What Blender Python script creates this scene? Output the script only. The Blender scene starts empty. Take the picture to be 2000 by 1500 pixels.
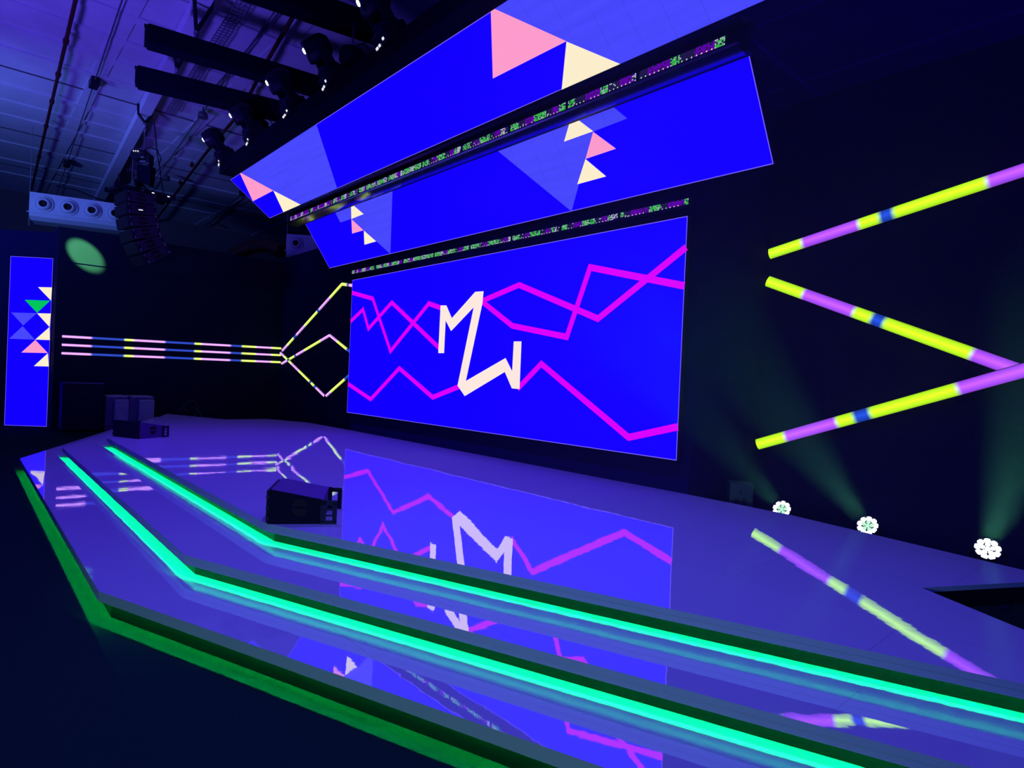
import bpy, bmesh, math, random
from mathutils import Vector, Matrix

# ------------------------------------------------------------------ camera, world, light, exposure
SC = bpy.context.scene
COL = SC.collection
cam_data = bpy.data.cameras.new('camera')
cam_data.sensor_width = 36.0
cam_data.lens = 36.0 * 1194.19 / 2000.0
cam_data.clip_end = 200
cam = bpy.data.objects.new('camera', cam_data)
COL.objects.link(cam)
R_right = Vector((0.6712, 0.7399, 0.0436))
YAW, PITCH, ROLL = 0.83411, -0.00707, 0.04356
fwd = Vector((-math.sin(YAW) * math.cos(PITCH), math.cos(YAW) * math.cos(PITCH), math.sin(PITCH)))
rgt = Vector((math.cos(YAW), math.sin(YAW), 0))
upv = rgt.cross(fwd)
r2 = rgt * math.cos(ROLL) + upv * math.sin(ROLL)
u2 = -rgt * math.sin(ROLL) + upv * math.cos(ROLL)
cam.matrix_world = Matrix(((r2.x, u2.x, -fwd.x, 14.854), (r2.y, u2.y, -fwd.y, -7.639), (r2.z, u2.z, -fwd.z, 2.183), (0, 0, 0, 1)))
SC.camera = cam
SC.view_settings.view_transform = 'Standard'
SC.view_settings.look = 'None'
SC.view_settings.exposure = 0.0
SC.view_settings.gamma = 1.0
SC.view_settings.use_curve_mapping = False
try:
    SC.cycles.use_denoising = True
    SC.cycles.max_bounces = 8
    SC.cycles.diffuse_bounces = 3
    SC.cycles.glossy_bounces = 5
    SC.cycles.volume_bounces = 0
    SC.cycles.sample_clamp_indirect = 4.0
    SC.cycles.caustics_refractive = False
    SC.cycles.caustics_reflective = False
except Exception:
    pass

world = bpy.data.worlds.new('world')
SC.world = world
world.use_nodes = True
world.node_tree.nodes['Background'].inputs[0].default_value = (0.0, 0.0, 1.0, 1)
world.node_tree.nodes['Background'].inputs[1].default_value = 0.35


def lamp(name, kind, loc, target, energy, color, **kw):
    d = bpy.data.lights.new(name, kind)
    d.energy = energy
    d.color = color
    for k, v in kw.items():
        setattr(d, k, v)
    o = bpy.data.objects.new(name, d)
    COL.objects.link(o)
    o.location = loc
    o.rotation_euler = (Vector(target) - Vector(loc)).to_track_quat('-Z', 'Y').to_euler()
    return o


# blue wash lamps rigged over the front of the stage
BLUE = (0.13, 0.075, 1.0)
lamp('overhead_wash_lamp', 'SPOT', (12.5, -5.4, 9.6), (12.3, -4.6, 0.6), 3300, (0.10, 0.08, 1.0), spot_size=1.45, spot_blend=1.0, shadow_soft_size=0.25)
lamp('overhead_wash_lamp', 'SPOT', (4.5, -5.0, 9.6), (4.5, -4.4, 0.6), 3200, (0.085, 0.035, 1.0), spot_size=1.9, spot_blend=0.8, shadow_soft_size=0.25)
# added pale fill lamp, right of the camera, brightening the deck edge boards
lamp('edge_fill_lamp', 'SPOT', (19.0, -17.0, 2.4), (11.0, -5.6, 0.35), 1350, (0.40, 0.72, 1.0), spot_size=0.75, spot_blend=1.0, shadow_soft_size=0.4)
# green profile lamp over the audience, throwing an oval on the left side wall
lamp('green_profile_lamp', 'SPOT', (-4.4, -8.8, 9.6), (-9.0, -4.72, 5.585), 40000, (0.27, 1.0, 0.22), spot_size=math.radians(6.7), spot_blend=0.6, shadow_soft_size=0.02)
# violet wash over the upstage edge
lamp('stage_wash_lamp', 'SPOT', (3.0, -1.9, 7.9), (3.0, -0.8, 0.6), 600, (0.42, 0.05, 1.0), spot_size=2.2, spot_blend=1.0, shadow_soft_size=0.3)
# unseen blue uplights, added to light the roof and the white air blower
lamp('roof_uplight', 'SPOT', (1.5, -13.0, 1.0), (-3.5, -6.0, 10.4), 5600, (0.115, 0.065, 1.0), spot_size=1.25, spot_blend=1.0, shadow_soft_size=1.2)
lamp('roof_uplight', 'SPOT', (-6.5, -13.0, 5.5), (-14.0, -3.5, 9.6), 2300, (0.11, 0.22, 1.0), spot_size=1.75, spot_blend=1.0, shadow_soft_size=0.8)


# ------------------------------------------------------------------ materials
def lin(c):
    c = c / 255.0
    return c / 12.92 if c <= 0.04045 else ((c + 0.055) / 1.055) ** 2.4


def rgb(r, g, b):
    return (lin(r), lin(g), lin(b), 1.0)


MATS = {}


def mat(name, color, rough=0.6, spec=0.3, metal=0.0, noise=0.0, nscale=8.0, bump=0.0, bscale=40.0):
    if name in MATS:
        return MATS[name]
    m = bpy.data.materials.new(name)
    m.use_nodes = True
    nt = m.node_tree
    b = nt.nodes['Principled BSDF']
    b.inputs['Roughness'].default_value = rough
    b.inputs['Metallic'].default_value = metal
    b.inputs['Specular IOR Level'].default_value = spec
    tc = nt.nodes.new('ShaderNodeTexCoord')
    if noise > 0:
        n = nt.nodes.new('ShaderNodeTexNoise')
        n.inputs['Scale'].default_value = nscale
        n.inputs['Detail'].default_value = 5
        nt.links.new(tc.outputs['Object'], n.inputs['Vector'])
        r = nt.nodes.new('ShaderNodeMapRange')
        r.inputs['To Min'].default_value = 1 - noise
        r.inputs['To Max'].default_value = 1 + noise
        nt.links.new(n.outputs['Fac'], r.inputs['Value'])
        mx = nt.nodes.new('ShaderNodeMix')
        mx.data_type = 'RGBA'
        mx.blend_type = 'MULTIPLY'
        mx.inputs['Factor'].default_value = 1
        mx.inputs['A'].default_value = color
        nt.links.new(r.outputs['Result'], mx.inputs['B'])
        nt.links.new(mx.outputs['Result'], b.inputs['Base Color'])
    else:
        b.inputs['Base Color'].default_value = color
    if bump > 0:
        n2 = nt.nodes.new('ShaderNodeTexNoise')
        n2.inputs['Scale'].default_value = bscale
        nt.links.new(tc.outputs['Object'], n2.inputs['Vector'])
        bp = nt.nodes.new('ShaderNodeBump')
        bp.inputs['Strength'].default_value = bump
        bp.inputs['Distance'].default_value = 0.02
        nt.links.new(n2.outputs['Fac'], bp.inputs['Height'])
        nt.links.new(bp.outputs['Normal'], b.inputs['Normal'])
    MATS[name] = m
    return m


def emit(name, color, strength=1.0):
    if name in MATS:
        return MATS[name]
    m = bpy.data.materials.new(name)
    m.use_nodes = True
    nt = m.node_tree
    nt.nodes.clear()
    e = nt.nodes.new('ShaderNodeEmission')
    e.inputs[0].default_value = color
    e.inputs[1].default_value = strength
    o = nt.nodes.new('ShaderNodeOutputMaterial')
    nt.links.new(e.outputs[0], o.inputs[0])
    MATS[name] = m
    return m


def deck_material():
    m = bpy.data.materials.new('glossy_deck_film')
    m.use_nodes = True
    nt = m.node_tree
    nt.nodes.clear()
    tc = nt.nodes.new('ShaderNodeTexCoord')
    # sheet seams
    mp = nt.nodes.new('ShaderNodeMapping')
    mp.inputs['Rotation'].default_value = (0, 0, 0)
    nt.links.new(tc.outputs['Object'], mp.inputs['Vector'])
    br = nt.nodes.new('ShaderNodeTexBrick')
    br.inputs['Color1'].default_value = (1, 1, 1, 1)
    br.inputs['Color2'].default_value = (0.97, 0.97, 0.97, 1)
    br.inputs['Mortar'].default_value = (0.72, 0.72, 0.75, 1)
    br.inputs['Scale'].default_value = 1.0
    br.inputs['Brick Width'].default_value = 2.44
    br.inputs['Row Height'].default_value = 1.22
    br.inputs['Mortar Size'].default_value = 0.003
    br.inputs['Mortar Smooth'].default_value = 0.2
    nt.links.new(mp.outputs['Vector'], br.inputs['Vector'])
    mx = nt.nodes.new('ShaderNodeMix')
    mx.data_type = 'RGBA'
    mx.blend_type = 'MULTIPLY'
    mx.inputs['Factor'].default_value = 1
    mx.inputs['A'].default_value = (0.80, 0.80, 0.82, 1)
    nt.links.new(br.outputs['Color'], mx.inputs['B'])
    # gently uneven surface
    n1 = nt.nodes.new('ShaderNodeTexNoise')
    n1.inputs['Scale'].default_value = 1.1
    n1.inputs['Detail'].default_value = 1.0
    nt.links.new(tc.outputs['Object'], n1.inputs['Vector'])
    n2 = nt.nodes.new('ShaderNodeTexNoise')
    n2.inputs['Scale'].default_value = 7.0
    n2.inputs['Detail'].default_value = 2.0
    nt.links.new(tc.outputs['Object'], n2.inputs['Vector'])
    ad = nt.nodes.new('ShaderNodeMath')
    ad.operation = 'MULTIPLY_ADD'
    nt.links.new(n2.outputs['Fac'], ad.inputs[0])
    ad.inputs[1].default_value = 0.10
    nt.links.new(n1.outputs['Fac'], ad.inputs[2])
    bp = nt.nodes.new('ShaderNodeBump')
    bp.inputs['Strength'].default_value = 1.0
    bp.inputs['Distance'].default_value = 0.0022
    nt.links.new(ad.outputs[0], bp.inputs['Height'])
    d = nt.nodes.new('ShaderNodeBsdfDiffuse')
    nt.links.new(mx.outputs['Result'], d.inputs['Color'])
    g = nt.nodes.new('ShaderNodeBsdfGlossy')
    g.inputs['Roughness'].default_value = 0.02
    g.inputs['Color'].default_value = (0.9, 0.9, 0.92, 1)
    nt.links.new(bp.outputs['Normal'], g.inputs['Normal'])
    ms = nt.nodes.new('ShaderNodeMixShader')
    ms.inputs[0].default_value = 0.62
    nt.links.new(d.outputs[0], ms.inputs[1])
    nt.links.new(g.outputs[0], ms.inputs[2])
    o = nt.nodes.new('ShaderNodeOutputMaterial')
    nt.links.new(ms.outputs[0], o.inputs[0])
    return m


DECK = deck_material()
FASCIA = mat('deck_edge_board', (0.40, 0.58, 0.42, 1), rough=0.35, spec=0.4, noise=0.05, nscale=3)  # green bounce of the step strips put into the colour
RISER = mat('black_riser_board', (0.0025, 0.0035, 0.0035, 1), rough=0.4, spec=0.08, noise=0.2, nscale=5)
CARPET = mat('dark_carpet', (0.004, 0.027, 0.015, 1), rough=0.95, spec=0.05, noise=0.35, nscale=220, bump=0.35, bscale=260)
DRAPE = mat('black_drape', (0.005, 0.006, 0.05, 1), rough=0.9, spec=0.05, noise=0.12, nscale=2)
SIDECLOTH = mat('charcoal_side_cloth', (0.014, 0.022, 0.045, 1), rough=0.9, spec=0.05, noise=0.10, nscale=60)
BLACK = mat('black_paint', (0.008, 0.009, 0.02, 1), rough=0.5, spec=0.25, noise=0.1, nscale=6)
BLACKGLOSS = mat('black_plastic', (0.008, 0.009, 0.02, 1), rough=0.35, spec=0.35, noise=0.1, nscale=10)
TRUSSCLOTH = mat('black_truss_cloth', (0.004, 0.005, 0.02, 1), rough=0.9, spec=0.05, noise=0.15, nscale=4, bump=0.2, bscale=6)
STEEL = mat('dull_steel', (0.35, 0.35, 0.38, 1), rough=0.4, spec=0.5, metal=0.7, noise=0.1, nscale=9)
CONCRETE = mat('painted_concrete', (0.62, 0.62, 0.64, 1), rough=0.85, spec=0.1, noise=0.16, nscale=1.3, bump=0.15, bscale=12)
BEAMCON = mat('painted_beam', (0.72, 0.72, 0.75, 1), rough=0.8, spec=0.1, noise=0.10, nscale=2.0)
HALLWALL = mat('hall_wall_paint', (0.16, 0.15, 0.16, 1), rough=0.9, spec=0.1, noise=0.2, nscale=0.6)
REDPIPE = mat('red_pipe_paint', (0.07, 0.012, 0.012, 1), rough=0.5, spec=0.3, noise=0.15, nscale=7)
CONDUIT = mat('conduit_grey', (0.09, 0.09, 0.11, 1), rough=0.5, spec=0.3, noise=0.1, nscale=7)
DUCTWHITE = mat('duct_white_paint', (0.62, 0.68, 0.72, 1), rough=0.55, spec=0.3, noise=0.06, nscale=3)
THROAT = mat('duct_throat_dark', (0.03, 0.022, 0.02, 1), rough=0.9, spec=0.05, noise=0.2, nscale=8)  # shade inside openings, recesses and slots put into the colour
WRAP = mat('cloudy_plastic_wrap', (0.55, 0.58, 0.55, 1), rough=0.3, spec=0.6, noise=0.35, nscale=9, bump=0.5, bscale=14)
WRAPDARK = mat('dark_wrapped_board', (0.20, 0.14, 0.24, 1), rough=0.4, spec=0.5, noise=0.5, nscale=12, bump=0.4, bscale=20)
CABINET = mat('grey_cabinet_paint', (0.05, 0.12, 0.06, 1), rough=0.5, spec=0.3, noise=0.12, nscale=8)
MONLIT = mat('monitor_lit_paint', (0.075, 0.03, 0.12, 1), rough=0.5, spec=0.3, noise=0.1, nscale=20)  # violet light on lids and far side put into the colour
MONSHADE = mat('monitor_shade_paint', (0.003, 0.003, 0.012, 1), rough=0.6, spec=0.08, noise=0.1, nscale=20)  # same cabinet in shade, the darkness put into the colour
MONTOP = mat('monitor_paint', (0.03, 0.028, 0.045, 1), rough=0.55, spec=0.3, noise=0.1, nscale=20)
ARRAYPAINT = mat('speaker_side_paint', (0.035, 0.022, 0.05, 1), rough=0.5, spec=0.3, noise=0.12, nscale=14)
GRILLE = mat('speaker_grille', (0.016, 0.016, 0.02, 1), rough=0.7, spec=0.2, noise=0.3, nscale=90)
SHELF = mat('polished_black_shelf', (0.42, 0.42, 0.46, 1), rough=0.08, spec=0.9, metal=1.0, noise=0.08, nscale=5)
LENS = mat('lens_glass', (0.05, 0.06, 0.08, 1), rough=0.05, spec=1.0, noise=0.02, nscale=4)

E_BLUE = emit('screen_blue', (0.006, 0.0, 1.30, 1))
E_LAV = emit('screen_lavender', (lin(72), lin(72), 1.0, 1))


def panel_seams(m, amount):
    nt = m.node_tree
    e = [n for n in nt.nodes if n.type == 'EMISSION'][0]
    tc = nt.nodes.new('ShaderNodeTexCoord')
    sp = nt.nodes.new('ShaderNodeSeparateXYZ')
    nt.links.new(tc.outputs['Object'], sp.inputs[0])
    a = nt.nodes.new('ShaderNodeMath')
    a.operation = 'MULTIPLY'
    a.inputs[1].default_value = 2.0
    nt.links.new(sp.outputs['X'], a.inputs[0])
    f = nt.nodes.new('ShaderNodeMath')
    f.operation = 'FRACT'
    nt.links.new(a.outputs[0], f.inputs[0])
    g = nt.nodes.new('ShaderNodeMath')
    g.operation = 'LESS_THAN'
    g.inputs[1].default_value = 0.014
    nt.links.new(f.outputs[0], g.inputs[0])
    w = nt.nodes.new('ShaderNodeTexNoise')
    w.inputs['Scale'].default_value = 3.0
    mp = nt.nodes.new('ShaderNodeMapping')
    mp.inputs['Scale'].default_value = (0.15, 3.0, 3.0)
    nt.links.new(tc.outputs['Object'], mp.inputs['Vector'])
    nt.links.new(mp.outputs['Vector'], w.inputs['Vector'])
    r = nt.nodes.new('ShaderNodeMapRange')
    r.inputs['To Min'].default_value = 1.0 - amount
    r.inputs['To Max'].default_value = 1.0 + amount
    nt.links.new(w.outputs['Fac'], r.inputs['Value'])
    h = nt.nodes.new('ShaderNodeMath')
    h.operation = 'MULTIPLY_ADD'
    h.inputs[1].default_value = -0.22
    nt.links.new(g.outputs[0], h.inputs[0])
    nt.links.new(r.outputs['Result'], h.inputs[2])
    nt.links.new(h.outputs[0], e.inputs[1])


panel_seams(E_LAV, 0.14)
E_PINK = emit('screen_pink', rgb(255, 156, 205))
E_CREAM = emit('screen_cream', rgb(255, 241, 205))
E_MAG = emit('screen_magenta', (lin(222), 0.0, 1.0, 1))
E_LOGO = emit('screen_logo_white', rgb(255, 234, 224))
E_GREEN = emit('screen_green', rgb(0, 197, 92))
E_EDGE = emit('screen_edge_glow', rgb(120, 95, 255))
E_STRIP = emit('step_led_green', (0.0, 1.0, 0.22, 1), 800.0)
E_DOT = emit('white_dot_glow', (0.85, 0.85, 1.0, 1), 1.0)  # also makes markings and badge glow, which are no lamps
E_LENSDOT = emit('white_lens_glint', (1, 1, 1, 1), 2.0)
P_GREEN = emit('pixel_green', (0.05, 0.62, 0.07, 1))
P_PURPLE = emit('pixel_purple', (0.16, 0.0, 0.55, 1))
P_WHITE = emit('pixel_white', (0.50, 0.62, 0.66, 1))
P_DIM = emit('pixel_dim', (0.018, 0.012, 0.075, 1))
P_HOT = emit('pixel_pink_white', (0.85, 0.55, 0.75, 1))
E_PAR = emit('par_lens_green_white', (0.55, 1.0, 0.72, 1), 1.0)
E_PARHOT = emit('par_lens_white', (0.92, 1.0, 0.96, 1), 2.2)


# ------------------------------------------------------------------ mesh builder
class MB:
    def __init__(self):
        self.v, self.f, self.mi, self.sm = [], [], [], []
        self.mats = []

    def midx(self, m):
        if m not in self.mats:
            self.mats.append(m)
        return self.mats.index(m)

    def add(self, verts, faces, m, smooth=False, M=None):
        o = len(self.v)
        k = self.midx(m)
        for p in verts:
            p = Vector(p)
            self.v.append(M @ p if M is not None else p)
        for f in faces:
            self.f.append([i + o for i in f])
            self.mi.append(k)
            self.sm.append(smooth)

    def box(self, c, s, m, M=None, bevel=0.0):
        x, y, z = s[0] / 2, s[1] / 2, s[2] / 2
        if bevel <= 0:
            vs = [(c[0] + a * x, c[1] + b * y, c[2] + d * z) for d in (-1, 1) for b in (-1, 1) for a in (-1, 1)]
            fs = [(0, 2, 3, 1), (4, 5, 7, 6), (0, 1, 5, 4), (2, 6, 7, 3), (0, 4, 6, 2), (1, 3, 7, 5)]
            self.add(vs, fs, m, False, M)
            return
        bm = bmesh.new()
        bmesh.ops.create_cube(bm, size=1.0)
        for v in bm.verts:
            v.co = Vector((c[0] + v.co.x * s[0], c[1] + v.co.y * s[1], c[2] + v.co.z * s[2]))
        bmesh.ops.bevel(bm, geom=list(bm.edges), offset=bevel, segments=2, affect='EDGES', profile=0.5)
        bm.verts.index_update()
        self.add([v.co.copy() for v in bm.verts], [[v.index for v in f.verts] for f in bm.faces], m, False, M)
        bm.free()

    def prism(self, poly, z0, z1, m, top=None, bottom=True, M=None, sidemat=None):
        n = len(poly)
        vs = [(p[0], p[1], z0) for p in poly] + [(p[0], p[1], z1) for p in poly]
        area = sum(poly[i][0] * poly[(i + 1) % n][1] - poly[(i + 1) % n][0] * poly[i][1] for i in range(n))
        ccw = area > 0
        up = list(range(n, 2 * n))
        dn = list(range(n))[::-1]
        if not ccw:
            up, dn = up[::-1], dn[::-1]
        self.add(vs, [up], top or m, False, M)
        if bottom:
            self.add(vs, [dn], m, False, M)
        sides = []
        for i in range(n):
            j = (i + 1) % n
            q = (i, j, n + j, n + i)
            sides.append(q if ccw else q[::-1])
        self.add(vs, sides, sidemat or m, False, M)

    def tube(self, pts, r, m, n=10, caps=True, M=None):
        pts = [Vector(p) for p in pts]
        rings = []
        prev = None
        for i, p in enumerate(pts):
            if i == 0:
                t = pts[1] - pts[0]
            elif i == len(pts) - 1:
                t = pts[-1] - pts[-2]
            else:
                t = (pts[i + 1] - p).normalized() + (p - pts[i - 1]).normalized()
            t.normalize()
            a = prev if prev is not None else (Vector((0, 0, 1)) if abs(t.z) < 0.9 else Vector((1, 0, 0)))
            u = (a - t * a.dot(t)).normalized()
            w = t.cross(u)
            prev = u
            rr = r[i] if isinstance(r, (list, tuple)) else r
            rings.append([p + (u * math.cos(2 * math.pi * k / n) + w * math.sin(2 * math.pi * k / n)) * rr for k in range(n)])
        vs = [q for ring in rings for q in ring]
        fs = []
        for i in range(len(rings) - 1):
            for k in range(n):
                k2 = (k + 1) % n
                fs.append((i * n + k, i * n + k2, (i + 1) * n + k2, (i + 1) * n + k))
        self.add(vs, fs, m, True, M)
        if caps:
            self.add(rings[0], [list(range(n))[::-1]], m, False, M)
            self.add(rings[-1], [list(range(n))], m, False, M)

    def lathe(self, prof, m, n=24, M=None, smooth=True):
        """profile of (radius, height) turned about local Z"""
        vs, fs = [], []
        for (r, h) in prof:
            for k in range(n):
                a = 2 * math.pi * k / n
                vs.append((r * math.cos(a), r * math.sin(a), h))
        for i in range(len(prof) - 1):
            for k in range(n):
                k2 = (k + 1) % n
                fs.append((i * n + k, i * n + k2, (i + 1) * n + k2, (i + 1) * n + k))
        self.add(vs, fs, m, smooth, M)
        if prof[0][0] > 1e-4:
            self.add(vs[:n], [list(range(n))[::-1]], m, False, M)
        if prof[-1][0] > 1e-4:
            self.add(vs[-n:], [list(range(n))], m, False, M)

    def build(self, name, parent=None, world=False):
        me = bpy.data.meshes.new(name)
        off = Vector((0, 0, 0))
        if world and parent is not None:
            off = Vector(parent.location)
            if parent.parent is not None:
                off = off + Vector(parent.parent.location)
        me.from_pydata([tuple(v - off) for v in self.v], [], self.f)
        for m in self.mats:
            me.materials.append(m)
        me.polygons.foreach_set('material_index', self.mi)
        me.polygons.foreach_set('use_smooth', self.sm)
        me.update()
        o = bpy.data.objects.new(name, me)
        COL.objects.link(o)
        if parent is not None:
            o.parent = parent
        return o


def thing(name, label, cat, loc=(0, 0, 0), rot=None, group=None):
    o = bpy.data.objects.new(name, None)
    o.empty_display_size = 0.2
    COL.objects.link(o)
    o.location = loc
    if rot is not None:
        o.rotation_euler = rot
    return tag(o, label, cat, group)


def tag(o, label, cat, group=None):
    o['label'] = label
    o['category'] = cat
    if group:
        o['group'] = group
    return o


def struct(o, label=None):
    o['kind'] = 'structure'
    if label:
        o['label'] = label
    return o


def copy_tree(o, parent=None):
    c = o.copy()
    COL.objects.link(c)
    c.parent = parent
    for ch in list(o.children):
        copy_tree(ch, c)
    return c


def axes(x, y, z, loc=(0, 0, 0)):
    x, y, z = Vector(x), Vector(y), Vector(z)
    return Matrix(((x.x, y.x, z.x, loc[0]), (x.y, y.y, z.y, loc[1]), (x.z, y.z, z.z, loc[2]), (0, 0, 0, 1)))


def aim(z, loc=(0, 0, 0), hint=(0, 0, 1)):
    z = Vector(z).normalized()
    h = Vector(hint)
    if abs(z.dot(h)) > 0.98:
        h = Vector((0, 1, 0))
    x = h.cross(z).normalized()
    y = z.cross(x)
    return axes(x, y, z, loc)


# ------------------------------------------------------------------ setting
b = MB()
b.box((-2, 0, -0.05), (50, 40, 0.1), CARPET)
struct(b.build('floor'))

# roof slab with shallow ribs
ZC = 10.43
b = MB()
b.box((-2.5, -1, ZC + 0.2), (45, 34, 0.3), CONCRETE)
for xx in (7.5, 4.7, 1.9, -0.9, -2.45, -3.9, -5.3, -6.7, -9.6, -11.1, -12.6, -16.0, -18.6, -21.0):
    b.box((xx, -1, ZC + 0.03), (0.36, 34, 0.06), CONCRETE)
for xx in (-8.06, -14.1, -19.4):
    b.box((xx, -1, ZC + 0.042), (0.045, 34, 0.04), CONDUIT)
for yy in (-14.5, -11.3, -8.1, -4.85, -1.75, 2.6, 5.8, 9.0):
    b.box((-2.5, yy, ZC + 0.04), (45, 0.36, 0.05), CONCRETE)
struct(b.build('ceiling'))

b = MB()
b.box((-24.8, -1, 5.2), (0.3, 34, 10.5), HALLWALL)
struct(b.build('wall_far'))
b = MB()
b.box((-2.5, 12.0, 5.2), (45, 0.3, 10.5), HALLWALL)
struct(b.build('wall_rear'))

# black set walls
b = MB()
b.prism([(-9.0, 1.75), (-9.0, -5.42), (-9.12, -5.42), (-9.12, 1.75)], 0.0, 6.36, SIDECLOTH)
b.box((-8.985, -1.80, 5.29), (0.03, 7.0, 0.012), DRAPE)
struct(b.build('wall_left'))
b = MB()
b.prism([(-9.125, -5.42), (-10.25, -5.42), (-15.5, -11.9), (-15.6, -11.8), (-10.45, -5.18), (-9.125, -5.18)], 0.0, 6.36, DRAPE)
struct(b.build('wall_corner'))
b = MB()
b.box((-4.5, 1.80, 3.28), (9.2, 0.1, 6.56), DRAPE)
struct(b.build('wall_back'))
b = MB()
b.box((14.6, 1.80, 3.30), (9.2, 0.1, 6.60), DRAPE)
struct(b.build('wall_right'))
# jutting wall that carries the main screen, with splayed returns
b = MB()
b.prism([(-0.1, 0.17), (10.1, 0.17), (10.36, 1.75), (-0.36, 1.75)], 0.0, 6.5, DRAPE)
struct(b.build('wall_center'))


# ------------------------------------------------------------------ stage decks
def unit(v):
    v = Vector(v)
    return v / v.length


def offset_poly(path, d):
    """offset an open polyline to its left by d"""
    out = []
    n = len(path)
    for i in range(n):
        p = Vector(path[i])
        ns = []
        if i > 0:
            t = unit(Vector(path[i]) - Vector(path[i - 1]))
            ns.append(Vector((-t.y, t.x)))
        if i < n - 1:
            t = unit(Vector(path[i + 1]) - Vector(path[i]))
            ns.append(Vector((-t.y, t.x)))
        if len(ns) == 2:
            m = (ns[0] + ns[1])
            m = m / m.length
            out.append(p + m * (d / m.dot(ns[0])))
        else:
            out.append(p + ns[0] * d)
    return [(p.x, p.y) for p in out]


def ribbon(b, path, d0, d1, z0, z1, m, caps=True):
    """solid strip between two offsets of a polyline"""
    a, c = offset_poly(path, d0), offset_poly(path, d1)
    n = len(path)
    vs = [(p[0], p[1], z0) for p in a] + [(p[0], p[1], z0) for p in c] + [(p[0], p[1], z1) for p in a] + [(p[0], p[1], z1) for p in c]
    fs = []
    for i in range(n - 1):
        fs += [(i, n + i, n + i + 1, i + 1), (2 * n + i, 2 * n + i + 1, 3 * n + i + 1, 3 * n + i),
               (i, i + 1, 2 * n + i + 1, 2 * n + i), (n + i, 3 * n + i, 3 * n + i + 1, n + i + 1)]
    if caps:
        fs += [(0, 2 * n, 3 * n, n), (n - 1, 2 * n - 1, 4 * n - 1, 3 * n - 1)]
    b.add(vs, fs, m)


def deck(name, label, edge, back, zt, zbase, left_tail=None):
    """edge: visible front polyline left to right; back: rest of the outline, right to left"""
    t = thing(name, label, 'stage deck', (edge[1][0], edge[1][1], zbase))
    poly = list(edge) + list(back)
    b = MB()
    b.prism(poly, zt - 0.04, zt, RISER, top=DECK, sidemat=FASCIA)
    b.build('deck_surface', t, True)
    b = MB()
    ribbon(b, edge, 0.001, 0.014, zt - 0.085, zt - 0.0405, FASCIA)
    b.build('edge_board', t, True)
    # riser set back under the overhang
    r = offset_poly(edge, 0.10)
    b = MB()
    b.prism(r + offset_back(back, r), zbase + 0.0005, zt - 0.041, RISER)
    b.build('riser', t, True)
    b = MB()
    e2 = [(edge[0][0] + 0.05, edge[0][1])] + list(edge[1:])
    ribbon(b, e2, 0.0310, 0.0340, zt - 0.0425, zt - 0.0405, E_STRIP)
    o = b.build('led_strip', t, True)
    o['label'] = 'bright green light strip under the lip'
    return t


def offset_back(back, r):
    c = Vector((7.0, -3.6))
    return [tuple(Vector(p) + (c - Vector(p)).normalized() * 0.06) for p in back]


TOP_EDGE = [(0.20, -5.36), (8.745, -5.325), (15.25, -2.95)]
TOP_BACK = [(13.474, -1.831), (14.2, -0.44), (11.6, 0.10), (10.1, 0.165), (-0.1, 0.165), (-2.6, 0.10), (-4.1, -0.55), (-4.1, -1.8), (-6.5, -2.76)]
MID_EDGE = [(-0.04, -6.06), (8.744, -6.054), (15.9, -3.43)]
MID_BACK = [(15.45, -2.90), (14.4, -2.75), (8.5, -4.6), (0.9, -4.6), (-6.2, -2.2), (-8.0, -2.72)]
LOW_EDGE = [(-0.21, -6.705), (8.75, -6.708), (16.5, -3.87)]
LOW_BACK = [(16.1, -3.05), (15.0, -3.05), (8.5, -5.2), (0.4, -5.2), (-6.6, -2.3), (-7.85, -3.47)]
deck('stage_deck', 'lowest wide glossy stage tier standing on the dark carpet', LOW_EDGE, LOW_BACK, 0.249, 0.0)
deck('stage_deck', 'middle glossy stage tier between the two other steps', MID_EDGE, MID_BACK, 0.449, 0.249)
deck('stage_deck', 'top glossy stage floor in front of the big screen', TOP_EDGE, TOP_BACK, 0.649, 0.449)


# ------------------------------------------------------------------ LED screens
def poly_layer(b, pts, o, ux, uy, un, lift, m):
    P = [Vector(o) + Vector(ux) * p[0] + Vector(uy) * p[1] + Vector(un) * lift for p in pts]
    bm = bmesh.new()
    vs = [bm.verts.new(p) for p in P]
    f = bm.faces.new(vs)
    f.normal_update()
    if f.normal.dot(Vector(un)) < 0:
        f.normal_flip()
    bmesh.ops.triangulate(bm, faces=[f])
    bm.verts.index_update()
    b.add([v.co.copy() for v in bm.verts], [[v.index for v in g.verts] for g in bm.faces], m)
    bm.free()


def band(line, w):
    a, c = offset_poly(line, w / 2), offset_poly(line, -w / 2)
    return a + c[::-1]


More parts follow.
